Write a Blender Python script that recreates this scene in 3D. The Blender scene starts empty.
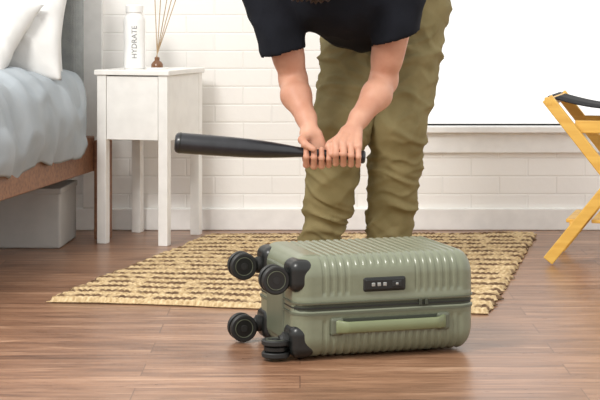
import bpy, bmesh, math, random
import numpy as np
from mathutils import Vector, Matrix, noise
random.seed(4)
sc = bpy.context.scene
sc.view_settings.view_transform = 'Standard'

# ------------------------------------------------------------ helpers
def lin(c):
    c = c/255.0
    return c/12.92 if c <= 0.04045 else ((c+0.055)/1.055)**2.4
def RGB(r, g, b): return (lin(r), lin(g), lin(b), 1)

def mat(name, col, rough=0.6, col2=None, nscale=20, bump=0.0, bscale=None, metal=0.0, spec=0.5, stretch=(1,1,1), coat=0, dist=0.01):
    m = bpy.data.materials.new(name); m.use_nodes = True
    nt = m.node_tree; b = nt.nodes['Principled BSDF']
    b.inputs['Roughness'].default_value = rough
    b.inputs['Metallic'].default_value = metal
    b.inputs['Specular IOR Level'].default_value = spec
    b.inputs['Coat Weight'].default_value = coat
    tc = nt.nodes.new('ShaderNodeTexCoord'); mp = nt.nodes.new('ShaderNodeMapping')
    mp.inputs['Scale'].default_value = stretch
    nt.links.new(tc.outputs['Object'], mp.inputs['Vector'])
    n = nt.nodes.new('ShaderNodeTexNoise'); n.inputs['Scale'].default_value = nscale; n.inputs['Detail'].default_value = 5
    nt.links.new(mp.outputs['Vector'], n.inputs['Vector'])
    r = nt.nodes.new('ShaderNodeValToRGB')
    c2 = col2 if col2 else tuple(min(1, x*0.93) for x in col[:3])+(1,)
    r.color_ramp.elements[0].position = 0.35; r.color_ramp.elements[1].position = 0.65
    r.color_ramp.elements[0].color = col; r.color_ramp.elements[1].color = c2
    nt.links.new(n.outputs['Fac'], r.inputs['Fac']); nt.links.new(r.outputs['Color'], b.inputs['Base Color'])
    if bump > 0:
        n2 = nt.nodes.new('ShaderNodeTexNoise'); n2.inputs['Scale'].default_value = bscale or nscale*4; n2.inputs['Detail'].default_value = 4
        nt.links.new(mp.outputs['Vector'], n2.inputs['Vector'])
        bp = nt.nodes.new('ShaderNodeBump'); bp.inputs['Strength'].default_value = bump; bp.inputs['Distance'].default_value = dist
        nt.links.new(n2.outputs['Fac'], bp.inputs['Height']); nt.links.new(bp.outputs['Normal'], b.inputs['Normal'])
    return m

def empty(name, loc=(0,0,0), rot=0):
    e = bpy.data.objects.new(name, None); sc.collection.objects.link(e)
    e.empty_display_size = 0.1
    e.location = loc; e.rotation_euler = (0,0,rot); return e

def mesh(name, vs, fs, m=None, parent=None, smooth=True):
    me = bpy.data.meshes.new(name); me.from_pydata([tuple(map(float, v)) for v in vs], [], [tuple(int(i) for i in f) for f in fs]); me.update()
    if smooth: me.polygons.foreach_set('use_smooth', [True]*len(me.polygons))
    o = bpy.data.objects.new(name, me); sc.collection.objects.link(o)
    if m: me.materials.append(m)
    if parent: o.parent = parent
    return o

def box(name, lo, hi, m, parent=None, bev=0.003, seg=3):
    bm = bmesh.new(); bmesh.ops.create_cube(bm, size=1)
    c = [(a+b)/2 for a, b in zip(lo, hi)]; s = [abs(b-a) for a, b in zip(lo, hi)]
    for v in bm.verts: v.co = Vector([v.co[i]*s[i]+c[i] for i in range(3)])
    if bev > 0:
        bmesh.ops.bevel(bm, geom=bm.edges[:], offset=min(bev, min(s)*0.48), segments=seg, affect='EDGES', profile=0.5)
    me = bpy.data.meshes.new(name); bm.to_mesh(me); bm.free(); me.materials.append(m)
    o = bpy.data.objects.new(name, me); sc.collection.objects.link(o)
    if parent: o.parent = parent
    return o

def beam(name, p0, p1, w, t, m, parent=None, up=(0,1,0), bev=0.003):
    """rectangular bar p0->p1, w measured along 'up', t across."""
    p0, p1 = Vector(p0), Vector(p1); d = (p1-p0); L = d.length; d.normalize()
    u = Vector(up); u = (u-d*u.dot(d)).normalized(); s = d.cross(u)
    o = box(name, (-t/2, -w/2, 0), (t/2, w/2, L), m, None, bev, 2)
    M = Matrix(((s.x, u.x, d.x), (s.y, u.y, d.y), (s.z, u.z, d.z)))
    for v in o.data.vertices: v.co = M @ v.co + p0
    if M.determinant() < 0: o.data.flip_normals()
    if parent: o.parent = parent
    return o

def lathe(name, prof, p0, axis, m, parent=None, n=40):
    """prof: (t, r) along axis from p0"""
    a = Vector(axis).normalized(); q = Vector((0,0,1)) if abs(a.z) < .9 else Vector((1,0,0))
    u = a.cross(q).normalized(); w = a.cross(u)
    vs, fs = [], []
    for t, r in prof:
        for i in range(n):
            th = 2*math.pi*i/n
            vs.append(Vector(p0)+a*t+(u*math.cos(th)+w*math.sin(th))*max(r, 1e-4))
    for j in range(len(prof)-1):
        for i in range(n):
            fs.append((j*n+i, j*n+(i+1) % n, (j+1)*n+(i+1) % n, (j+1)*n+i))
    fs.append(tuple(range(n-1, -1, -1))); fs.append(tuple((len(prof)-1)*n+i for i in range(n)))
    o = mesh(name, vs, fs, m, parent)
    bm = bmesh.new(); bm.from_mesh(o.data); bmesh.ops.recalc_face_normals(bm, faces=bm.faces)
    for e in bm.edges:
        if len(e.link_faces) == 2 and e.calc_face_angle(0) > 0.6: e.smooth = False
    bm.to_mesh(o.data); bm.free()
    return o

# ---- SDF modelling
def rc(P, a, b, ra, rb, flat=None):
    a = np.array(a, np.float32); b = np.array(b, np.float32)
    Q = P
    if flat is not None:
        n, k = flat; n = np.array(n, np.float32); n /= np.linalg.norm(n)
        mid = (a+b)/2
        Q = P + (np.tensordot(P-mid, n, axes=([-1], [0]))*(1/k-1))[..., None]*n
    d = b-a; t = np.clip(np.tensordot(Q-a, d, axes=([-1], [0]))/max(float(d@d), 1e-9), 0, 1)
    return np.sqrt(((Q-a-t[..., None]*d)**2).sum(-1)) - (ra+(rb-ra)*t)
def ell(P, c, r, R=None):
    Q = P-np.array(c, np.float32)
    if R is not None: Q = Q @ np.array(R, np.float32).T
    r = np.array(r, np.float32)
    k0 = np.sqrt(((Q/r)**2).sum(-1)); k1 = np.sqrt(((Q/(r*r))**2).sum(-1))+1e-6
    return k0*(k0-1)/k1
def su(a, b, k):
    h = np.clip(0.5+0.5*(b-a)/k, 0, 1)
    return b*(1-h)+a*h-k*h*(1-h)
def sdf_mesh(name, fn, lo, hi, h, m, parent=None, disp=None):
    lo = np.array(lo, np.float32); n = np.ceil((np.array(hi)-lo)/h).astype(int)+1
    g = np.stack(np.meshgrid(*[np.arange(k, dtype=np.float32)*h+lo[i] for i, k in enumerate(n)], indexing='ij'), -1)
    F = fn(g).astype(np.float32)
    F[0] = F[-1] = 1; F[:, 0] = F[:, -1] = 1; F[:, :, 0] = F[:, :, -1] = 1
    S = F < 0
    cs = [(i, j, k) for i in (0, 1) for j in (0, 1) for k in (0, 1)]
    nx, ny, nz = F.shape
    cnt = sum(S[i:nx-1+i, j:ny-1+j, k:nz-1+k].astype(np.int8) for i, j, k in cs)
    idx = np.argwhere((cnt > 0) & (cnt < 8))
    ids = -np.ones((nx-1, ny-1, nz-1), int); ids[tuple(idx.T)] = np.arange(len(idx))
    acc = np.zeros((len(idx), 3)); num = np.zeros(len(idx))
    for a in cs:
        for ax in range(3):
            if a[ax]: continue
            b = list(a); b[ax] = 1
            f0 = F[tuple((idx+np.array(a)).T)]; f1 = F[tuple((idx+np.array(b)).T)]
            c = (f0 < 0) != (f1 < 0); t = np.where(c, f0/np.where(f0 == f1, 1, f0-f1), 0)
            p = np.array(a, float)[None, :].repeat(len(idx), 0); p[:, ax] += t
            acc += p*c[:, None]; num += c
    V = lo+h*(idx+acc/num[:, None])
    faces = []
    for ax in range(3):
        o1, o2 = [(1, 2), (2, 0), (0, 1)][ax]
        sl0 = [slice(None)]*3; sl1 = [slice(None)]*3; sl0[ax] = slice(0, -1); sl1[ax] = slice(1, None)
        e = np.argwhere(S[tuple(sl0)] != S[tuple(sl1)])
        s0 = S[tuple(sl0)][tuple(e.T)]
        u = np.zeros(3, int); u[o1] = 1; w = np.zeros(3, int); w[o2] = 1
        q = np.stack([ids[tuple((e-u-w).T)], ids[tuple((e-w).T)], ids[tuple(e.T)], ids[tuple((e-u).T)]], 1)
        q[~s0] = q[~s0][:, ::-1]
        faces.append(q)
    Fc = np.concatenate(faces)
    o = mesh(name, V, Fc.tolist(), m, parent)
    if disp:
        me = o.data; nr = [v.normal.copy() for v in me.vertices]
        for v, q in zip(me.vertices, nr): v.co = v.co + q*disp(v.co, q)
        me.update()
    return o

# ------------------------------------------------------------ materials
M_white = mat('white_paint', RGB(244,243,240), 0.45)
M_furn = mat('white_lacquer', RGB(246,245,241), 0.35)
M_black = mat('black_plastic', RGB(22,24,23), 0.33)
M_dark = mat('dark_rubber', RGB(30,31,30), 0.5)

def wall_mat():
    m = bpy.data.materials.new('painted_brick'); m.use_nodes = True; nt = m.node_tree; b = nt.nodes['Principled BSDF']
    b.inputs['Roughness'].default_value = 0.55
    tc = nt.nodes.new('ShaderNodeTexCoord'); sp = nt.nodes.new('ShaderNodeSeparateXYZ'); cb = nt.nodes.new('ShaderNodeCombineXYZ')
    nt.links.new(tc.outputs['Object'], sp.inputs[0]); nt.links.new(sp.outputs['X'], cb.inputs['X']); nt.links.new(sp.outputs['Z'], cb.inputs['Y'])
    br = nt.nodes.new('ShaderNodeTexBrick'); br.inputs['Scale'].default_value = 1
    br.inputs['Brick Width'].default_value = 0.21; br.inputs['Row Height'].default_value = 0.066
    br.inputs['Mortar Size'].default_value = 0.005; br.inputs['Mortar Smooth'].default_value = 1.0
    br.inputs['Color1'].default_value = RGB(247,245,241); br.inputs['Color2'].default_value = RGB(243,241,237); br.inputs['Mortar'].default_value = RGB(240,238,234)
    nt.links.new(cb.outputs[0], br.inputs['Vector']); nt.links.new(br.outputs['Color'], b.inputs['Base Color'])
    n = nt.nodes.new('ShaderNodeTexNoise'); n.inputs['Scale'].default_value = 45; nt.links.new(tc.outputs['Object'], n.inputs['Vector'])
    ma = nt.nodes.new('ShaderNodeMath'); ma.operation = 'MULTIPLY_ADD'; ma.inputs[1].default_value = -1.0
    nt.links.new(br.outputs['Fac'], ma.inputs[0])
    m2 = nt.nodes.new('ShaderNodeMath'); m2.operation = 'MULTIPLY'; m2.inputs[1].default_value = 0.35; nt.links.new(n.outputs['Fac'], m2.inputs[0])
    nt.links.new(m2.outputs[0], ma.inputs[2])
    bp = nt.nodes.new('ShaderNodeBump'); bp.inputs['Strength'].default_value = 0.30; bp.inputs['Distance'].default_value = 0.005
    nt.links.new(ma.outputs[0], bp.inputs['Height']); nt.links.new(bp.outputs[0], b.inputs['Normal'])
    return m
M_brick = wall_mat()

def floor_mat():
    m = bpy.data.materials.new('wood_planks'); m.use_nodes = True; nt = m.node_tree; b = nt.nodes['Principled BSDF']
    L = nt.links.new
    tc = nt.nodes.new('ShaderNodeTexCoord')
    br = nt.nodes.new('ShaderNodeTexBrick'); br.inputs['Scale'].default_value = 1; br.offset = 0.37
    br.inputs['Brick Width'].default_value = 0.95; br.inputs['Row Height'].default_value = 0.125
    br.inputs['Mortar Size'].default_value = 0.0014; br.inputs['Mortar Smooth'].default_value = 0.2; br.inputs['Bias'].default_value = 0.0
    br.inputs['Color1'].default_value = (0,0,0,1); br.inputs['Color2'].default_value = (1,1,1,1); br.inputs['Mortar'].default_value = (0.3,0.3,0.3,1)
    L(tc.outputs['Object'], br.inputs['Vector'])
    va = nt.nodes.new('ShaderNodeVectorMath'); va.operation = 'MULTIPLY_ADD'; va.inputs[1].default_value = (3.1, 7.7, 5.0)
    L(br.outputs['Color'], va.inputs[0]); L(tc.outputs['Object'], va.inputs[2])
    def nz(scale, stretch, det, dis):
        mp = nt.nodes.new('ShaderNodeMapping'); mp.inputs['Scale'].default_value = stretch; L(va.outputs[0], mp.inputs['Vector'])
        n = nt.nodes.new('ShaderNodeTexNoise'); n.inputs['Scale'].default_value = scale; n.inputs['Detail'].default_value = det; n.inputs['Roughness'].default_value = 0.65; n.inputs['Distortion'].default_value = dis
        L(mp.outputs[0], n.inputs['Vector']); return n
    n = nz(2.4, (1.1, 11, 1), 8, 0.9); nf = nz(3.0, (4, 60, 1), 6, 0.2)
    av = nt.nodes.new('ShaderNodeMix'); av.data_type = 'FLOAT'; av.inputs[0].default_value = 0.30
    L(n.outputs['Fac'], av.inputs[2]); L(nf.outputs['Fac'], av.inputs[3])
    r = nt.nodes.new('ShaderNodeValToRGB'); e = r.color_ramp.elements
    e[0].position = 0.32; e[0].color = RGB(88,60,45); e[1].position = 0.68; e[1].color = RGB(200,164,136)
    k = e.new(0.44); k.color = RGB(130,94,71)
    k = e.new(0.55); k.color = RGB(160,120,93)
    L(av.outputs[0], r.inputs['Fac'])
    mx = nt.nodes.new('ShaderNodeMix'); mx.data_type = 'RGBA'; mx.blend_type = 'MULTIPLY'; mx.inputs[0].default_value = 1
    r2 = nt.nodes.new('ShaderNodeValToRGB'); r2.color_ramp.elements[0].color = (0.80,0.78,0.77,1); r2.color_ramp.elements[1].color = (1.0,1.0,1.0,1)
    L(br.outputs['Color'], r2.inputs['Fac']); L(r.outputs['Color'], mx.inputs[6]); L(r2.outputs['Color'], mx.inputs[7])
    mx2 = nt.nodes.new('ShaderNodeMix'); mx2.data_type = 'RGBA'; mx2.inputs[7].default_value = RGB(84,58,44)
    mf = nt.nodes.new('ShaderNodeMath'); mf.operation = 'MULTIPLY'; mf.inputs[1].default_value = 0.7
    L(br.outputs['Fac'], mf.inputs[0]); L(mf.outputs[0], mx2.inputs[0]); L(mx.outputs[2], mx2.inputs[6]); L(mx2.outputs[2], b.inputs['Base Color'])
    rr = nt.nodes.new('ShaderNodeMapRange'); rr.inputs['To Min'].default_value = 0.20; rr.inputs['To Max'].default_value = 0.42
    L(nf.outputs['Fac'], rr.inputs['Value']); L(rr.outputs[0], b.inputs['Roughness'])
    b.inputs['Specular IOR Level'].default_value = 0.5
    bp = nt.nodes.new('ShaderNodeBump'); bp.inputs['Strength'].default_value = 0.25; bp.inputs['Distance'].default_value = 0.0015
    L(av.outputs[0], bp.inputs['Height']); L(bp.outputs[0], b.inputs['Normal'])
    return m

# ------------------------------------------------------------ room
WY = 6.27
box('floor', (-3.2, -0.6, -0.05), (3.2, WY+0.14, 0.0), floor_mat(), bev=0)
WX0, WX1, WZ0, WZ1 = 0.40, 1.75, 0.385, 2.0
def wall_back():
    xs = [-3.2, WX0, WX1, 3.2]; zs = [0, WZ0, WZ1, 2.6]
    bm = bmesh.new()
    for i in range(3):
        for j in range(3):
            if i == 1 and j == 1: continue
            f = [bm.verts.new((x, WY, z)) for x, z in ((xs[i], zs[j]), (xs[i+1], zs[j]), (xs[i+1], zs[j+1]), (xs[i], zs[j+1]))]
            bm.faces.new(f)
    bmesh.ops.remove_doubles(bm, verts=bm.verts, dist=1e-5)
    ex = bmesh.ops.extrude_face_region(bm, geom=bm.faces[:])
    for v in [g for g in ex['geom'] if isinstance(g, bmesh.types.BMVert)]: v.co.y += 0.14
    bmesh.ops.recalc_face_normals(bm, faces=bm.faces)
    me = bpy.data.meshes.new('wall_back'); bm.to_mesh(me); bm.free(); me.materials.append(M_brick)
    o = bpy.data.objects.new('wall_back', me); sc.collection.objects.link(o)
wall_back()
box('baseboard_back', (-3.2, WY-0.018, 0), (3.2, WY, 0.082), M_white, bev=0.005)
win = empty('window_1')
box('sill', (WX0-0.06, WY-0.05, WZ0-0.025), (WX1+0.06, WY+0.10, WZ0), M_white, win, 0.005)
box('apron', (WX0-0.04, WY-0.02, WZ0-0.10), (WX1+0.04, WY, WZ0-0.025), M_white, win, 0.004)
box('frame_left', (WX0-0.06, WY-0.02, WZ0), (WX0, WY+0.1, WZ1), M_white, win)
box('frame_right', (WX1, WY-0.02, WZ0), (WX1+0.06, WY+0.1, WZ1), M_white, win)
box('frame_top', (WX0-0.06, WY-0.02, WZ1), (WX1+0.06, WY+0.1, WZ1+0.07), M_white, win)
box('sash_rail', (WX0, WY+0.05, 1.2), (WX1, WY+0.09, 1.24), M_white, win)
box('trim_1', (-0.80, WY-0.02, 0.082), (-0.727, WY, 2.3), M_white, bev=0.004)

# ------------------------------------------------------------ rug
def rug():
    BL, BR, FR, FL = [Vector(p) for p in ((-0.32,6.07,0), (0.85,6.12,0), (0.50,4.50,0), (-0.70,4.69,0))]
    nu, nv = 300, 420; vs, fs, uv = [], [], []
    rows = 34
    for j in range(nv+1):
        v = j/nv
        for i in range(nu+1):
            u = i/nu
            jit = 0.016*noise.noise(Vector((v*30, 0, 3)))+0.016*noise.noise(Vector((v*110, 5, 3)))
            uu = u + jit*(1-u) - jit*0.8*u
            p = (FL*(1-uu)+FR*uu)*(1-v)+(BL*(1-uu)+BR*uu)*v
            p.y += 0.012*math.sin(u*9)*(1-v)+0.006*noise.noise(Vector((u*14, 2, 0)))
            edge = min(u, 1-u, v, 1-v)
            row = abs(math.sin(math.pi*v*rows))
            br = abs(math.sin(u*math.pi*70+(1.57 if int(v*rows) % 2 else 0)+1.3*noise.noise(Vector((u*20, v*20, 0)))))
            z = 0.003+0.008*row*(0.45+0.55*br)+0.003*noise.noise(Vector((u*6, v*6, 0)))+0.002
            if edge < 0.006: z = 0.002
            vs.append((p.x, p.y, max(z, 0.001))); uv.append((u, v))
    for j in range(nv):
        for i in range(nu):
            a = j*(nu+1)+i; fs.append((a, a+1, a+nu+2, a+nu+1))
    m = bpy.data.materials.new('braided_jute'); m.use_nodes = True; nt = m.node_tree; b = nt.nodes['Principled BSDF']; L = nt.links.new
    b.inputs['Roughness'].default_value = 0.9; b.inputs['Specular IOR Level'].default_value = 0.1
    tc = nt.nodes.new('ShaderNodeTexCoord'); sp = nt.nodes.new('ShaderNodeSeparateXYZ'); L(tc.outputs['UV'], sp.inputs[0])
    mpw = nt.nodes.new('ShaderNodeMapping'); mpw.inputs['Scale'].default_value = (30, 25, 1); L(tc.outputs['UV'], mpw.inputs['Vector'])
    nw_ = nt.nodes.new('ShaderNodeTexNoise'); nw_.inputs['Scale'].default_value = 1; L(mpw.outputs[0], nw_.inputs['Vector'])
    w = nt.nodes.new('ShaderNodeMath'); w.operation = 'MULTIPLY'; w.inputs[1].default_value = rows/2; L(sp.outputs['Y'], w.inputs[0])
    wa = nt.nodes.new('ShaderNodeMath'); wa.operation = 'MULTIPLY_ADD'; wa.inputs[1].default_value = 0.35; L(nw_.outputs['Fac'], wa.inputs[0]); L(w.outputs[0], wa.inputs[2])
    fr = nt.nodes.new('ShaderNodeMath'); fr.operation = 'FRACT'; L(wa.outputs[0], fr.inputs[0])
    st = nt.nodes.new('ShaderNodeValToRGB'); e = st.color_ramp.elements; e[0].position = 0.0; e[0].color = (0,0,0,1); e[1].position = 1.0; e[1].color = (0,0,0,1)
    for p, c in ((0.50, 0), (0.58, 1), (0.90, 1), (0.97, 0)):
        k = e.new(p); k.color = (c, c, c, 1)
    L(fr.outputs[0], st.inputs['Fac'])
    mp = nt.nodes.new('ShaderNodeMapping'); mp.inputs['Scale'].default_value = (34, 30, 1); L(tc.outputs['UV'], mp.inputs['Vector'])
    n = nt.nodes.new('ShaderNodeTexNoise'); n.inputs['Scale'].default_value = 1; n.inputs['Detail'].default_value = 3; L(mp.outputs[0], n.inputs['Vector'])
    r = nt.nodes.new('ShaderNodeValToRGB'); r.color_ramp.elements[0].position = 0.38; r.color_ramp.elements[1].position = 0.50
    L(n.outputs['Fac'], r.inputs['Fac'])
    mu = nt.nodes.new('ShaderNodeMath'); mu.operation = 'MULTIPLY'; L(st.outputs['Color'], mu.inputs[0]); L(r.outputs['Color'], mu.inputs[1])
    n2 = nt.nodes.new('ShaderNodeTexNoise'); n2.inputs['Scale'].default_value = 4; n2.inputs['Detail'].default_value = 4; L(mp.outputs[0], n2.inputs['Vector'])
    r2 = nt.nodes.new('ShaderNodeValToRGB'); r2.color_ramp.elements[0].position = 0.3; r2.color_ramp.elements[1].position = 0.68
    r2.color_ramp.elements[0].color = RGB(162,134,94); r2.color_ramp.elements[1].color = RGB(224,201,160)
    L(n2.outputs['Fac'], r2.inputs['Fac'])
    r3 = nt.nodes.new('ShaderNodeValToRGB'); r3.color_ramp.elements[0].position = 0.3; r3.color_ramp.elements[1].position = 0.68
    r3.color_ramp.elements[0].color = RGB(76,58,44); r3.color_ramp.elements[1].color = RGB(130,104,80)
    L(n2.outputs['Fac'], r3.inputs['Fac'])
    mx = nt.nodes.new('ShaderNodeMix'); mx.data_type = 'RGBA'; L(mu.outputs[0], mx.inputs[0]); L(r2.outputs['Color'], mx.inputs[6]); L(r3.outputs['Color'], mx.inputs[7])
    L(mx.outputs[2], b.inputs['Base Color'])
    o = mesh('jute_rug', vs, fs, m)
    ul = o.data.uv_layers.new(name='UVMap')
    vi = np.zeros(len(o.data.loops), int); o.data.loops.foreach_get('vertex_index', vi)
    ul.data.foreach_set('uv', np.array(uv)[vi].ravel())
    so = o.modifiers.new('thick', 'SOLIDIFY'); so.thickness = 0.003; so.offset = 1
    return o
rug()

# ------------------------------------------------------------ suitcase
def suitcase():
    L_, W, T = 0.446, 0.325, 0.236
    ang = math.radians(17)
    S = empty('suitcase', (-0.010, 3.885, 0.004), ang)
    M_s = mat('sage_polycarbonate', RGB(121,126,105), 0.30, RGB(117,122,101), 60, 0.05, 500, coat=0.1, dist=0.001)
    M_s2 = mat('sage_trim', RGB(94,99,82), 0.42)
    M_z = mat('zipper_tape', RGB(62,66,54), 0.8)
    def section(ins, n=260, rcn=0.048):
        w, t = W-2*ins, T-2*ins; r = max(min(rcn-ins*0.45, t/2-0.002), 0.012)
        pts = []; per = [w-2*r, math.pi*r/2, t-2*r, math.pi*r/2]*2; tot = sum(per)
        for i in range(n):
            s = tot*i/n; k = 0
            while s > per[k]: s -= per[k]; k += 1
            if k == 0: p = (ins+r+s, ins); nn = (0, -1)
            elif k == 1: a = -math.pi/2+s/r; nn = (math.cos(a), math.sin(a)); p = (W-ins-r+r*nn[0], ins+r+r*nn[1])
            elif k == 2: p = (W-ins, ins+r+s); nn = (1, 0)
            elif k == 3: a = s/r; nn = (math.cos(a), math.sin(a)); p = (W-ins-r+r*nn[0], T-ins-r+r*nn[1])
            elif k == 4: p = (W-ins-r-s, T-ins); nn = (0, 1)
            elif k == 5: a = math.pi/2+s/r; nn = (math.cos(a), math.sin(a)); p = (ins+r+r*nn[0], T-ins-r+r*nn[1])
            elif k == 6: p = (ins, T-ins-r-s); nn = (-1, 0)
            else: a = math.pi+s/r; nn = (math.cos(a), math.sin(a)); p = (ins+r+r*nn[0], ins+r+r*nn[1])
            pts.append((p, nn))
        return pts
    n = 260; Re = 0.04; NU = 360
    us = []
    for i in range(12):
        a = math.pi/2*i/12; us.append((Re*(1-math.cos(a)), Re*(1-math.sin(a))))
    for i in range(NU+1): us.append((Re+(L_-2*Re)*i/NU, 0))
    for i in range(11, -1, -1):
        a = math.pi/2*i/12; us.append((L_-Re*(1-math.cos(a)), Re*(1-math.sin(a))))
    def sm(a, b, x):
        t = min(max((x-a)/(b-a), 0), 1); return t*t*(3-2*t)
    vs, fs = [], []
    per = 0.0185
    for u, ins in us:
        for (p, nn) in section(ins, n):
            v, z = p
            mk = sm(0.055, 0.065, u)*sm(L_-0.03, L_-0.04, u)
            dz = abs(z-T/2); mk *= sm(0.026, 0.034, dz)
            if v < 0.03 and z > T/2: mk *= 1-sm(0.135, 0.14, u)*sm(0.295, 0.29, u)*sm(T-0.02, T-0.03, z)
            w = math.sin(2*math.pi*u/per); w = max(-1, min(1, w*1.9))
            d = -0.0012*(1-w)*mk
            d -= 0.004*(1-sm(0.006, 0.010, dz))
            d += 0.0012*(1-sm(0.020, 0.024, dz))
            vs.append((u, v+nn[0]*d, z+nn[1]*d))
    for j in range(len(us)-1):
        for i in range(n): fs.append((j*n+i, (j+1)*n+i, (j+1)*n+(i+1) % n, j*n+(i+1) % n))
    fs.append(tuple(range(n))); fs.append(tuple((len(us)-1)*n+n-1-i for i in range(n)))
    o = mesh('shell', vs, fs, M_s, S)
    bm = bmesh.new(); bm.from_mesh(o.data); bmesh.ops.recalc_face_normals(bm, faces=bm.faces); bm.to_mesh(o.data); bm.free()
    def ring(name, off, z0, z1, m, R=0.042):
        pts = []
        for cx, cy, a0 in ((L_-R, R, -90), (L_-R, W-R, 0), (R, W-R, 90), (R, R, 180)):
            for i in range(15):
                a = math.radians(a0+90*i/14); pts.append((cx+(R+off)*math.cos(a), cy+(R+off)*math.sin(a), math.cos(a), math.sin(a)))
        k = len(pts); v = []
        for (x, y, nx, ny) in pts:
            v += [(x-nx*0.01, y-ny*0.01, z0), (x, y, z0+0.001), (x, y, z1-0.001), (x-nx*0.01, y-ny*0.01, z1)]
        f = []
        for i in range(k):
            a, b = i*4, ((i+1) % k)*4
            for q in range(3): f.append((a+q, b+q, b+q+1, a+q+1))
        mesh(name, v, f, m, S, False)
    zc = T/2
    ring('zipper_tape', -0.0005, zc-0.008, zc+0.008, M_z)
    ring('zipper_teeth', 0.0012, zc-0.0022, zc+0.0022, M_dark)
    ring('frame_lip', 0.0035, zc-0.0165, zc-0.0095, M_s2)
    ring('frame_lip_upper', 0.0035, zc+0.0095, zc+0.0145, M_s2)
    for k, uu in enumerate((0.30, 0.315)):
        box('zipper_pull_%d' % (k+1), (uu, -0.006, zc-0.004), (uu+0.008, -0.001, zc+0.010), M_z, S, 0.002)
    box('lock_plate', (0.163, -0.004, 0.150), (0.268, 0.012, 0.184), M_dark, S, 0.006)
    box('lock_face', (0.168, -0.0065, 0.154), (0.263, 0.0, 0.180), M_black, S, 0.004)
    M_silver = mat('lock_metal', RGB(165,167,164), 0.3, metal=0.5)
    for k in range(3):
        box('lock_dial_%d' % (k+1), (0.182+0.014*k, -0.0085, 0.163), (0.191+0.014*k, -0.002, 0.172), M_silver, S, 0.002)
    box('lock_button', (0.232, -0.009, 0.159), (0.256, -0.002, 0.175), M_dark, S, 0.003)
    box('lock_key_ring', (0.240, -0.0105, 0.164), (0.248, -0.003, 0.171), M_silver, S, 0.003)
    N = 40; hv, hf = [], []
    u0, u1 = 0.095, 0.365
    for i in range(N+1):
        t = i/N; u = u0+(u1-u0)*t
        e = sm(0, 0.10, t)*sm(1, 0.90, t)
        y = -0.004-0.016*e; th = 0.005; hw = 0.0165-0.003*e
        z = 0.074
        for (dy, dz) in ((-th, -hw*0.75), (-th*1.2, 0), (-th, hw*0.75), (-th*0.3, hw), (th, hw*0.8), (th, -hw*0.8), (-th*0.3, -hw)):
            hv.append((u, y+dy, z+dz))
    for i in range(N):
        for k in range(7): hf.append((i*7+k, i*7+(k+1) % 7, (i+1)*7+(k+1) % 7, (i+1)*7+k))
    hf.append(tuple(range(6, -1, -1))); hf.append(tuple(N*7+k for k in range(7)))
    M_h = mat('sage_handle', RGB(120,128,94), 0.42)
    mesh('side_handle', hv, hf, M_h, S)
    box('handle_mount_1', (u0-0.012, -0.008, 0.053), (u0+0.02, 0.01, 0.095), M_s2, S, 0.007)
    box('handle_mount_2', (u1-0.02, -0.008, 0.053), (u1+0.012, 0.01, 0.095), M_s2, S, 0.007)
    box('handle_recess', (u0+0.01, -0.001, 0.056), (u1-0.01, 0.01, 0.092), M_z, S, 0.002)
    box('trolley_grip', (L_-0.004, 0.09, T-0.055), (L_+0.010, W-0.09, T-0.03), M_dark, S, 0.006)
    zl, zh, vn, vf = 0.040, T-0.054, 0.046, W-0.048
    for k, (v, z, ax) in enumerate(((vn, zl, 'z'), (vn, zh, 'v'), (vf, zl, 'v'), (vf, zh, 'v'))):
        def guard(P, v=v, z=z):
            q = P-np.array((0.022, v, z+(0.008 if z > T/2 else 0)), np.float32)
            b = np.array((0.030, 0.042, 0.038), np.float32); r = 0.022
            d = np.abs(q)-b+r
            return np.sqrt((np.maximum(d, 0)**2).sum(-1))+np.minimum(d.max(-1), 0)-r
        sdf_mesh('corner_guard_%d' % (k+1), guard, (-0.012, v-0.046, z-0.05), (0.056, v+0.046, z+0.052), 0.003, M_black, S)
        lathe('swivel_%d' % (k+1), [(0, 0.020), (0.012, 0.020), (0.016, 0.014), (0.022, 0.012)], (-0.004, v, z), (-1, 0, 0), M_dark, S)
        c = Vector((-0.038 if v == vn else -0.052, v, z)); a = Vector((0, 1, 0)) if ax == 'v' else Vector((0, 0, 1))
        if ax == 'z': c.z = 0.024; c.x = -0.034
        if v == vf and z == zl: c.z = 0.032
        r = 0.033
        lathe('fork_%d' % (k+1), [(0, 0.026), (0.002, 0.028), (0.010, 0.028), (0.012, 0.026)], c-a*0.006, a, M_black, S)
        beam('fork_arm_%d' % (k+1), c, (-0.012, v, z), 0.010, 0.03, M_black, S, up=tuple(a), bev=0.003)
        for q, s in enumerate((-1, 1)):
            p0 = c+a*(s*0.008)
            lathe('wheel_%d_%d' % (k+1, q+1), [(0, r-0.002), (0.002, r), (0.010, r), (0.0125, r-0.003), (0.0125, r-0.009), (0.0105, r-0.0105), (0.0105, 0.009), (0.0135, 0.008), (0.0135, 0.001)], p0, a*s, M_dark, S)
            lathe('hub_%d_%d' % (k+1, q+1), [(0, r-0.0095), (0.0012, r-0.0105), (0.0012, 0.0085)], p0+a*s*0.0108, a*s, M_black, S)
            lathe('rim_%d_%d' % (k+1, q+1), [(0, 0.0225), (0.0010, 0.022), (0.0010, 0.021), (0, 0.0205)], p0+a*s*0.0118, a*s, M_s2, S)
    box('end_base', (-0.004, 0.09, 0.03), (0.02, W-0.09, T-0.03), M_s2, S, 0.008)
suitcase()

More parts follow.
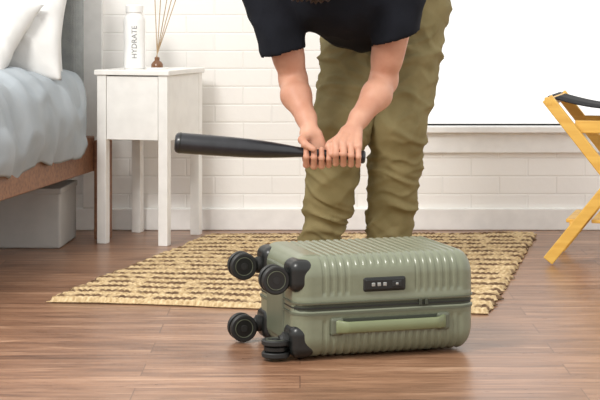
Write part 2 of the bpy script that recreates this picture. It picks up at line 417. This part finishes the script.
# ------------------------------------------------------------ baseball bat
BA = Vector((-0.36, 4.885, 0.428)); BB = Vector((0.184, 4.905, 0.3845)); bax = (BB-BA).normalized(); BL_ = (BB-BA).length
M_bat = mat('black_bat_leather', RGB(28,29,33), 0.33, RGB(36,37,42), 30, 0.15, 160, coat=0.2, dist=0.002)
bat = empty('baseball_bat')
lathe('barrel', [(0, 0.001), (0.0005, 0.020), (0.004, 0.0265), (0.010, 0.0295), (0.016, 0.030), (0.10, 0.0295), (0.17, 0.0285), (0.22, 0.0270), (0.27, 0.024), (0.32, 0.0190), (0.35, 0.0155), (0.375, 0.0135), (0.40, 0.0125), (BL_-0.02, 0.0125), (BL_-0.012, 0.015), (BL_-0.006, 0.019), (BL_, 0.019), (BL_+0.004, 0.015)], BA, bax, M_bat, bat)
lathe('end_cap_seam', [(0.013, 0.0300), (0.014, 0.0306), (0.017, 0.0306), (0.018, 0.0300)], BA, bax, M_black, bat)

# ------------------------------------------------------------ person
person = empty('person')
M_pants = mat('olive_twill', RGB(139,127,90), 0.85, RGB(127,116,80), 14, 0.25, 260, spec=0.2, dist=0.002)
M_shirt = mat('black_cotton', RGB(24,26,33), 0.9, RGB(19,21,27), 14, 0.2, 200, spec=0.2, dist=0.002)
M_hair = mat('dark_brown_hair', RGB(50,35,28), 0.5, RGB(34,24,20), 30, 0.6, 60, stretch=(6,1,1))
def skin_mat():
    m = mat('skin', RGB(210,160,135), 0.48, RGB(194,140,115), 14, 0.25, 200, spec=0.35, dist=0.0015)
    b = m.node_tree.nodes['Principled BSDF']; b.inputs['Subsurface Weight'].default_value = 0.06
    b.inputs['Subsurface Radius'].default_value = (0.02, 0.008, 0.004); b.inputs['Subsurface Scale'].default_value = 0.3
    return m
M_skin = skin_mat()

def pants(P):
    def leg(hip, knee, ank, r0, r1, r2):
        d = rc(P, hip, knee, r0, r1); return su(d, rc(P, knee, ank, r1, r2), 0.03)
    l = leg((0.20,5.43,0.83), (0.124,5.28,0.44), (0.066,5.40,0.075), 0.116, 0.086, 0.071)
    r = leg((0.365,5.46,0.83), (0.309,5.34,0.44), (0.286,5.45,0.075), 0.124, 0.089, 0.075)
    d = np.minimum(l, r)
    top = su(su(l, r, 0.03), ell(P, (0.285,5.49,0.88), (0.175,0.15,0.14)), 0.05)
    w = np.clip((P[..., 2]-0.56)/0.1, 0, 1)
    d = d*(1-w)+top*w
    return np.maximum(d, 0.030-P[..., 2])
def fold(co, n):
    x, y, z = co
    sgn = 1 if x > 0.215 else -1
    low = math.exp(-((z-0.13)/0.09)**2); kn = math.exp(-((z-0.40)/0.11)**2); hp = math.exp(-((z-0.68)/0.12)**2)
    k = 0.40+0.6*kn+0.7*low+0.7*hp
    w = noise.noise(Vector((x*5, y*5, z*4+sgn*7)))
    def ridge(fx, fz, o, sharp):
        a = noise.noise(Vector((x*fx[0]+z*fx[1]+o, y*7+o, z*fz+w*1.5)))
        return max(0, 1-abs(a)*sharp)
    s = 0.011*(ridge((6, sgn*9), 9, 1.3, 4.0)-0.4) + 0.009*(ridge((9, -sgn*12), 17, 9.1, 3.6)-0.4)
    s = s*k + 0.006*w
    s += 0.003*low*math.sin(z*110+w*14+x*20*sgn)
    if z < 0.08: s = s*0.5
    return s
sdf_mesh('trousers', pants, (-0.03,5.15,0.015), (0.53,5.70,1.06), 0.0062, M_pants, person, fold)
def shirt(P):
    d = ell(P, (0.11,5.06,0.880), (0.185,0.15,0.155))
    d = su(d, ell(P, (0.19,5.17,0.838), (0.165,0.15,0.160)), 0.06)
    d = su(d, rc(P, (0.15,5.15,0.90), (0.285,5.44,0.965), 0.145, 0.145), 0.06)
    d = su(d, rc(P, (0.10,5.02,0.93), (0.07,4.95,0.945), 0.10, 0.075), 0.05)
    def sleeve(a, b, ra, rb, n):
        s = rc(P, a, b, ra, rb)
        n = np.array(n, np.float32); n /= np.linalg.norm(n)
        return np.maximum(s, np.tensordot(P-np.array(b, np.float32), n, axes=([-1], [0])))
    sl = sleeve((-0.085,5.03,0.87), (-0.048,5.02,0.682), 0.086, 0.069, (0.25,0,-1))
    sr = sleeve((0.290,5.03,0.86), (0.280,5.02,0.722), 0.084, 0.073, (0.35,0,-1))
    d = su(d, sl, 0.022); d = su(d, sr, 0.022)
    d = np.maximum(d, -rc(P, (-0.048,5.02,0.66), (-0.05,5.02,0.695), 0.063, 0.059))
    d = np.maximum(d, -rc(P, (0.280,5.02,0.69), (0.281,5.02,0.735), 0.066, 0.062))
    n = np.array((0.50,0.55,-0.35), np.float32); n /= np.linalg.norm(n)
    return np.maximum(d, np.tensordot(P-np.array((0.36,5.36,0.86), np.float32), n, axes=([-1], [0])))
def sfold(co, n):
    x, y, z = co
    a = abs(noise.noise(Vector((x*11+z*5, y*9, z*8-x*5))))
    return 0.007*noise.noise(Vector((x*9+z*5, y*8, z*9-x*6)))+0.009*(0.35-min(a*2.5, 1)*0.6)
sdf_mesh('tshirt', shirt, (-0.22,4.80,0.60), (0.50,5.65,1.16), 0.0062, M_shirt, person, sfold)

def finger(P, c, a, off, pts, rads, tilt=0.0):
    d = None; up = Vector((0,0,1)); fw = Vector((0,-1,0))
    W = [c+a*(off+tilt*i)+fw*(math.cos(math.radians(t))*r)+up*(math.sin(math.radians(t))*r) for i, (t, r) in enumerate(pts)]
    for i in range(len(W)-1):
        s = rc(P, W[i], W[i+1], rads[i], rads[i+1])
        d = s if d is None else su(d, s, 0.002)
    for i in (1, 2):
        d = su(d, rc(P, W[i], W[i]+Vector((0,0,1e-4)), rads[i]*1.07, rads[i]*1.07), 0.002)
    return d, W
def arm(P, sh, el, wr, c, side):
    sh, el, wr = Vector(sh), Vector(el), Vector(wr)
    sx = 1 if side == 'over' else -1
    d = rc(P, sh, el, 0.055, 0.040)
    d = su(d, rc(P, sh.lerp(el, 0.35)+Vector((0,-0.012,0)), sh.lerp(el, 0.7)+Vector((0,-0.010,0)), 0.045, 0.039), 0.03)
    d = su(d, rc(P, el+Vector((sx*0.011,0.012,0)), el+Vector((sx*0.009,0.012,-0.01)), 0.033, 0.033), 0.018)
    m1 = el.lerp(wr, 0.30)+Vector((sx*0.008,-0.004,0))
    d = su(d, rc(P, el, m1, 0.036, 0.043), 0.018)
    d = su(d, rc(P, m1, el.lerp(wr, 0.75), 0.043, 0.0285), 0.02)
    d = su(d, rc(P, el.lerp(wr, 0.75), wr, 0.0285, 0.0245, flat=((0,1,0), 0.85)), 0.015)
    a = bax; up = Vector((0,0,1)); fw = Vector((0,-1,0))
    offs = (-0.0325, -0.0105, 0.0115, 0.0325)
    palm = None; fing = []
    for i, of in enumerate(offs):
        L = (1.0, 1.06, 1.0, 0.88)[i]; R = (0.0094, 0.0097, 0.0092, 0.0082)[i]
        if side == 'over':
            pts = [(62+(2, 6, 2, -6)[i], 0.037), (8+(0, 3, 0, -4)[i], 0.036*L), (-62, 0.026), (-118, 0.0215)]
        else:
            pts = [(218, 0.036), (278, 0.035*L), (338, 0.027), (30+8*L, 0.0225)]
        f, W = finger(P, c, a, of, pts, [R*1.08, R, R*0.93, R*0.82], 0.0)
        fing.append(f)
        base = wr + a*(of*0.45) + (W[0]-wr)*0.12
        m_ = rc(P, base, W[0], 0.0150, 0.0116)
        palm = m_ if palm is None else su(palm, m_, 0.005)
    d = su(d, palm, 0.014)
    for f in fing: d = su(d, f, 0.003)
    if side == 'over':
        T = [wr+(c-wr)*0.25+a*(-0.020), c+a*(-0.047)+fw*(-0.012)+up*0.028, c+a*(-0.052)+fw*0.012+up*0.024 , c+a*(-0.047)+fw*0.026+up*0.002]
    else:
        T = [wr+(c-wr)*0.25+a*(-0.018), c+a*(-0.044)+fw*(0.002)+up*0.036, c+a*(-0.036)+fw*0.026+up*0.026, c+a*(-0.012)+fw*0.036+up*0.014]
    rr = (0.0165, 0.0125, 0.0108, 0.0085)
    th = None
    for i in range(3):
        s = rc(P, T[i], T[i+1], rr[i], rr[i+1]); th = s if th is None else su(th, s, 0.004)
    d = su(d, th, 0.005)
    d = np.maximum(d, -rc(P, c-a*0.07, c+a*0.07, 0.0126, 0.0126))
    return d
cB = BA+bax*(0.412); cA = BA+bax*(0.497)
sdf_mesh('arm_right', lambda P: arm(P, (-0.074,5.03,0.84), (-0.018,5.065,0.60), (0.030,4.935,0.458), cB, 'under'), (-0.16,4.83,0.335), (0.125,5.13,0.86), 0.0025, M_skin, person)
sdf_mesh('arm_left', lambda P: arm(P, (0.286,5.03,0.83), (0.248,5.075,0.60), (0.150,4.940,0.458), cA, 'over'), (0.06,4.83,0.325), (0.37,5.14,0.86), 0.0025, M_skin, person)

# head (bowed forwards), crown towards camera
cr = Vector((-0.12,-0.86,-0.42)).normalized(); fc = Vector((0,0.45,-0.86)); fc = (fc-cr*fc.dot(cr)).normalized(); sd = cr.cross(fc)
HC = Vector((0.035,4.845,0.952))
def H(a, b, c): return HC+sd*a+fc*b+cr*c
Rm = [list(sd), list(fc), list(cr)]
def head(P):
    d = ell(P, H(0,-0.01,0.02), (0.076,0.094,0.092), Rm)
    d = su(d, ell(P, H(0,0.022,-0.045), (0.056,0.066,0.066), Rm), 0.03)
    d = su(d, rc(P, H(0,-0.02,-0.06), (0.08,4.99,0.955), 0.055, 0.062), 0.03)
    d = su(d, rc(P, H(0,0.084,0.004), H(0,0.102,-0.028), 0.008, 0.012), 0.012)
    d = su(d, rc(P, H(-0.03,0.078,0.016), H(0.03,0.078,0.016), 0.010, 0.010), 0.012)
    d = su(d, rc(P, H(-0.016,0.082,-0.055), H(0.016,0.082,-0.055), 0.007, 0.007), 0.006)
    d = su(d, ell(P, H(0,0.070,-0.088), (0.02,0.018,0.015), Rm), 0.02)
    for s in (-1, 1):
        d = su(d, ell(P, H(s*0.078,-0.008,-0.01), (0.010,0.018,0.030), Rm), 0.006)
        d = np.maximum(d, -ell(P, H(s*0.031,0.090,0.000), (0.014,0.012,0.010), Rm))
    return d
sdf_mesh('head', head, (-0.13,4.70,0.78), (0.20,5.06,1.12), 0.004, M_skin, person)
M_eye = mat('eye_white', RGB(235,232,228), 0.2); M_iris = mat('iris_brown', RGB(50,35,25), 0.2)
for s in (-1, 1):
    e = H(s*0.031,0.078,0.0)
    lathe('eye', [(0.012*(1-math.cos(t)), 0.012*math.sin(t)) for t in [math.pi*i/12 for i in range(13)]], e-fc*0.012, fc, M_eye, person, 20)
    lathe('iris', [(0, 0.005), (0.0012, 0.0045)], e+fc*0.0112, fc, M_iris, person, 16)
lathe('mouth', [(0, 0.013), (0.001, 0.012)], H(0,0.087,-0.055), fc, mat('lip', RGB(170,95,85), 0.5), person, 16)
def hair(P):
    d = ell(P, H(0,-0.022,0.028), (0.090,0.104,0.102), Rm)
    cut = ell(P, H(0,0.085,-0.035), (0.070,0.085,0.085), Rm)
    d = np.maximum(d, -cut)
    d = su(d, rc(P, H(-0.03,0.060,0.088), H(-0.055,0.095,0.04), 0.030, 0.012), 0.02)
    d = su(d, rc(P, H(0.02,0.060,0.092), H(0.055,0.092,0.045), 0.030, 0.012), 0.02)
    return d
sdf_mesh('hair', hair, (-0.14,4.68,0.76), (0.22,5.06,1.14), 0.004, M_hair, person,
         lambda co, n: 0.004*math.sin(co.x*420+8*noise.noise(co*9)))
M_shoe = mat('dark_shoe', RGB(38,38,40), 0.6); M_sole = mat('shoe_sole', RGB(210,208,200), 0.6)
for k, (x, y, t) in enumerate(((0.068,5.41,-0.10), (0.286,5.46,0.10))):
    f = Vector((t,-1,0)).normalized()
    hl = Vector((x,y,0))-f*0.03; to = hl+f*0.185
    def shoe(P):
        d = rc(P, hl+Vector((0,0,0.058)), to+Vector((0,0,0.040)), 0.040, 0.030)
        d = su(d, rc(P, (x,y,0.07), (x,y,0.10), 0.042, 0.042), 0.015)
        return np.maximum(d, 0.030-P[..., 2])
    def sole(P):
        return np.maximum(np.maximum(rc(P, hl+Vector((0,0,0.03)), to+Vector((0,0,0.03)), 0.043, 0.034), 0.0165-P[..., 2]), P[..., 2]-0.034)
    sdf_mesh('shoe_%d' % (k+1), shoe, (x-0.10,y-0.27,0.01), (x+0.10,y+0.12,0.17), 0.005, M_shoe, person)
    sdf_mesh('sole_%d' % (k+1), sole, (x-0.10,y-0.27,0.005), (x+0.10,y+0.12,0.045), 0.004, M_sole, person)

# ------------------------------------------------------------ bed
bed = empty('bed', (-0.668, 6.05, 0), -math.radians(9.4))
M_wood = mat('walnut_wood', RGB(150,106,76), 0.5, RGB(122,84,60), 6, stretch=(1,14,14))
M_duvet = mat('grey_blue_linen', RGB(172,179,184), 0.95, RGB(163,171,177), 10, 0.3, 180, spec=0.1, dist=0.002)
M_pil = mat('white_linen', RGB(226,226,224), 0.95, RGB(219,219,217), 10, 0.25, 120, spec=0.1, dist=0.002)
M_head = mat('grey_upholstery', RGB(156,160,159), 0.95, RGB(144,148,148), 30, 0.3, 300)
BWd = 1.0
box('rail_right', (-0.090, -2.0, 0.240), (-0.055, -0.03, 0.365), M_wood, bed, 0.005)
box('rail_left', (-BWd, -2.0, 0.240), (-BWd+0.035, -0.03, 0.365), M_wood, bed, 0.005)
box('rail_foot', (-BWd, -2.03, 0.240), (-0.055, -2.0, 0.365), M_wood, bed, 0.005)
box('rail_head', (-BWd, -0.05, 0.240), (-0.03, -0.01, 0.345), M_wood, bed, 0.005)
box('leg_head_right', (-0.052, -0.055, 0), (0.0, 0.0, 0.350), M_wood, bed, 0.004)
box('leg_head_left', (-BWd, -0.05, 0), (-BWd+0.055, 0.0, 0.335), M_wood, bed, 0.004)
box('leg_foot_right', (-0.115, -2.0, 0), (-0.06, -1.95, 0.3), M_wood, bed, 0.004)
box('leg_foot_left', (-BWd, -2.0, 0), (-BWd+0.055, -1.95, 0.3), M_wood, bed, 0.004)
box('headboard', (-BWd+0.02, -0.09, 0.30), (-0.095, -0.01, 1.15), M_head, bed, 0.03, 5)
box('mattress', (-BWd+0.03, -1.97, 0.30), (-0.11, -0.10, 0.55), M_pil, bed, 0.05, 5)
def duvet():
    vs, fs = [], []; nt, ns = 220, 190
    drop, w = 0.275, BWd-0.09
    tot = drop*2+w
    for j in range(nt+1):
        t = j/nt; y = -0.20-1.82*t
        for i in range(ns+1):
            s = tot*i/ns
            fn = noise.noise(Vector((y*5, 0, 2)))
            if s < drop: x = -BWd-0.03; z = 0.59-(drop-s)
            elif s < drop+w: x = -BWd-0.01+(s-drop); z = 0.595
            else:
                d = s-drop-w; x = -BWd-0.01+w+0.012+0.045*math.sin(min(d/drop, 1)*2.6); z = 0.59-d
            e = min(abs(s-drop), abs(s-drop-w))
            if e < 0.06: z -= 0.018*(1-e/0.06)**2
            hang = max(0, (s-drop-w)/drop)
            px = 0.012*hang*math.sin(y*18+4*noise.noise(Vector((y*4, 0, 0)))+z*6)+0.022*noise.noise(Vector((y*4, z*5, 1)))*(0.3+hang)
            rg = max(0, 1-4*abs(noise.noise(Vector((y*5+z*6, z*4-y*3, x*3)))))
            px += 0.010*rg*min(1, hang*4)
            pz = 0.030*noise.noise(Vector((x*4, y*4, 7)))+0.010*noise.noise(Vector((x*12, y*9, 2)))+0.010*max(0, 1-4*abs(noise.noise(Vector((x*6+y*3, y*6, 5)))))
            z2 = z+pz*(1-0.6*hang) - hang*0.035*fn
            vs.append((x+px, y+0.02*noise.noise(Vector((x*6, z*6, 4))), z2))
    for j in range(nt):
        for i in range(ns):
            a = j*(ns+1)+i; fs.append((a, a+ns+1, a+ns+2, a+1))
    o = mesh('duvet', vs, fs, M_duvet, bed)
    so = o.modifiers.new('t', 'SOLIDIFY'); so.thickness = 0.018; so.offset = 1
duvet()
def pillow(name, c, size, tilt, m, seed=0, yaw=0):
    n = 70; vs, fs = [], []
    for side in (1, -1):
        for j in range(n+1):
            for i in range(n+1):
                u, v = 2*i/n-1, 2*j/n-1
                e = max(0, (1-abs(u)**2.6))**0.5*max(0, (1-abs(v)**2.6))**0.5
                pin = 1-0.07*(1-abs(v)**2)*abs(u)**3
                x, y = u*size[0]/2*pin, v*size[1]/2*(1-0.07*(1-u*u)*abs(v)**3)
                z = side*size[2]/2*e
                z += 0.030*noise.noise(Vector((u*2.2+seed, v*2.2, side)))*e+0.018*max(0, 1-3.5*abs(noise.noise(Vector((u*3+v*2+seed, v*2.4-u, side)))))*e
                vs.append((x, y, z))
    for k in (0, 1):
        o = k*(n+1)**2
        for j in range(n):
            for i in range(n):
                a = o+j*(n+1)+i; f = (a, a+1, a+n+2, a+n+1); fs.append(f if k == 0 else f[::-1])
    M = Matrix.Translation(Vector(c)) @ Matrix.Rotation(yaw, 4, 'Z') @ Matrix.Rotation(tilt, 4, 'X')
    ob = mesh(name, [M @ Vector(v) for v in vs], fs, m, bed)
    bm = bmesh.new(); bm.from_mesh(ob.data); bmesh.ops.remove_doubles(bm, verts=bm.verts, dist=0.0008); bm.to_mesh(ob.data); bm.free()
pillow('pillow_1', (-0.455, -0.20, 0.82), (0.72, 0.50, 0.16), math.radians(72), M_pil, 1)
pillow('pillow_2', (-0.425, -0.36, 0.79), (0.76, 0.50, 0.20), math.radians(58), M_pil, 5, 0.05)
pillow('pillow_3', (-0.47, -0.60, 0.70), (0.70, 0.44, 0.20), math.radians(35), M_pil, 9, -0.08)

# storage box beneath bed
sb = empty('storage_box', (-0.935, 5.92, 0), -math.radians(3))
M_bin = mat('grey_bin', RGB(176,174,170), 0.7)
box('bin_body', (-0.13, -0.15, 0.0), (0.13, 0.15, 0.20), M_bin, sb, 0.008)
box('bin_rim', (-0.134, -0.154, 0.185), (0.134, 0.154, 0.205), M_bin, sb, 0.004)

# ------------------------------------------------------------ nightstand
ns = empty('nightstand', (-0.705, 5.900, 0), -math.radians(17))
ns.rotation_euler = (0, 0, -math.radians(17))
nw, nd = 0.262, 0.345
def leg(name, x, y): box(name, (x, y, 0), (x+0.034, y+0.034, 0.585), M_furn, ns, 0.002)
leg('leg_1', 0, 0); leg('leg_2', nw-0.034, 0); leg('leg_3', 0, nd-0.034); leg('leg_4', nw-0.034, nd-0.034)
box('tabletop', (-0.008, -0.008, 0.585), (nw+0.008, nd+0.004, 0.603), M_furn, ns, 0.003)
box('side_panel_left', (0.002, 0.03, 0.36), (0.018, nd-0.03, 0.584), M_furn, ns, 0.001)
box('side_panel_right', (nw-0.018, 0.03, 0.36), (nw-0.0015, nd-0.03, 0.584), M_furn, ns, 0.001)
box('back_panel', (0.03, nd-0.02, 0.36), (nw-0.03, nd-0.008, 0.584), M_furn, ns, 0.001)
box('drawer_bottom', (0.02, 0.02, 0.36), (nw-0.02, nd-0.02, 0.372), M_furn, ns, 0.001)
box('drawer_front', (0.0355, 0.0015, 0.362), (nw-0.0355, 0.022, 0.581), M_furn, ns, 0.0015)

bt = empty('water_bottle', (-0.583, 5.985, 0.603))
M_bot = mat('white_bottle', RGB(245,245,243), 0.3)
lathe('body', [(0, 0.034), (0.004, 0.038), (0.17, 0.038), (0.185, 0.034), (0.193, 0.028), (0.198, 0.027)], (0,0,0), (0,0,1), M_bot, bt)
lathe('cap', [(0.198, 0.029), (0.200, 0.031), (0.222, 0.031), (0.226, 0.028), (0.227, 0.01)], (0,0,0), (0,0,1), M_bot, bt)
M_txt = mat('grey_print', RGB(130,133,133), 0.5)
cu = bpy.data.curves.new('lettering', 'FONT'); cu.body = 'HYDRATE'; cu.size = 0.026; cu.extrude = 0.0003; cu.align_x = 'CENTER'; cu.align_y = 'CENTER'
cu.materials.append(M_txt)
to = bpy.data.objects.new('lettering', cu); sc.collection.objects.link(to); to.parent = bt
to.rotation_euler = (math.radians(90), math.radians(-90), 0); to.location = (0.004, -0.0385, 0.095)

rd = empty('reed_diffuser', (-0.503, 5.985, 0.603))
M_amb = mat('amber_glass', RGB(120,84,58), 0.15); M_reed = mat('reed_wood', RGB(180,155,122), 0.8)
lathe('jar', [(0, 0.018), (0.003, 0.021), (0.016, 0.021), (0.024, 0.016), (0.030, 0.009), (0.040, 0.009), (0.042, 0.007)], (0,0,0), (0,0,1), M_amb, rd, 24)
lathe('tray', [(0, 0.038), (0.003, 0.040), (0.006, 0.039)], (0,0,-0.0005), (0,0,1), M_furn, rd, 30)
for k, (dx, dy) in enumerate(((0.055,0.0), (0.035,0.03), (0.015,-0.02), (0.07,0.02), (-0.01,0.02))):
    lathe('reed_%d' % (k+1), [(0, 0.0016), (0.24, 0.0016)], (-dx*0.1,-dy*0.1,0.03), (dx,dy,0.21), M_reed, rd, 8)

# ------------------------------------------------------------ folding stool
fs_ = empty('folding_stool', (0.980, 5.330, 0), -math.radians(16))
M_yel = mat('yellow_pine', RGB(232,188,92), 0.45, RGB(218,168,74), 5, stretch=(1,10,10))
hw, ht, dp = 0.205, 0.53, 0.34
for k, y in enumerate((0.0, dp)):
    s = 0.022
    beam('leg_a_%d' % (k+1), (-hw, y, ht), (hw, y, 0.012), 0.022, 0.036, M_yel, fs_)
    yy = y+(s if k == 0 else -s)
    beam('leg_b_%d' % (k+1), (hw, yy, ht), (-hw, yy, 0.012), 0.022, 0.036, M_yel, fs_)
beam('stretcher_left', (-hw+0.075, 0.03, 0.115), (-hw+0.075, dp-0.03, 0.115), 0.045, 0.018, M_yel, fs_, up=(0,0,1))
beam('stretcher_right', (hw-0.075, 0.0, 0.115), (hw-0.075, dp, 0.115), 0.045, 0.018, M_yel, fs_, up=(0,0,1))
for k, x in enumerate((-0.12, -0.04, 0.04, 0.12)):
    beam('shelf_slat_%d' % (k+1), (x, 0.035, 0.14), (x, dp-0.035, 0.14), 0.012, 0.06, M_yel, fs_, up=(0,0,1))
beam('top_rail_left', (-hw+0.006, -0.012, ht-0.01), (-hw+0.006, dp+0.012, ht-0.01), 0.026, 0.026, M_yel, fs_, up=(0,0,1))
beam('top_rail_right', (hw-0.006, -0.012, ht-0.01), (hw-0.006, dp+0.012, ht-0.01), 0.026, 0.026, M_yel, fs_, up=(0,0,1))
beam('front_crossbar', (-0.12, 0.03, 0.44), (0.13, 0.03, 0.44), 0.040, 0.016, M_yel, fs_, up=(0,0,1))
beam('back_crossbar', (-0.12, dp-0.04, 0.44), (0.13, dp-0.04, 0.44), 0.040, 0.016, M_yel, fs_, up=(0,0,1))
sv, sf = [], []
for j in range(2):
    for i in range(31):
        t = i/30; sv.append((-hw+2*hw*t, 0.02+(dp-0.04)*j, ht+0.006-0.035*math.sin(math.pi*t)))
for i in range(30): sf.append((i, i+1, 32+i, 31+i))
o = mesh('sling_seat', sv, sf, mat('black_canvas', RGB(32,32,34), 0.9), fs_)
so = o.modifiers.new('t', 'SOLIDIFY'); so.thickness = 0.004

# ------------------------------------------------------------ light
w = bpy.data.worlds.new('daylight'); sc.world = w; w.use_nodes = True
bg = w.node_tree.nodes['Background']; bg.inputs['Color'].default_value = (1.0,0.985,0.96,1); bg.inputs['Strength'].default_value = 1.27
def area(name, loc, tgt, size, power, col=(1,1,1)):
    l = bpy.data.lights.new(name, 'AREA'); l.size = size; l.energy = power; l.color = col
    o = bpy.data.objects.new(name, l); sc.collection.objects.link(o); o.location = loc
    o.rotation_euler = (Vector(tgt)-Vector(loc)).to_track_quat('-Z', 'Y').to_euler()
area('softbox_light', (-1.6, 2.6, 2.6), (0.0, 5.4, 0.3), 0.8, 92, (1,0.97,0.93))

cam = bpy.data.cameras.new('camera'); co = bpy.data.objects.new('camera', cam); sc.collection.objects.link(co)
co.location = (0, 0, 0.8); co.rotation_euler = (math.radians(90), 0, 0)
cam.sensor_width = 36; cam.lens = 102; cam.shift_y = -187/600; cam.clip_end = 60
sc.camera = co
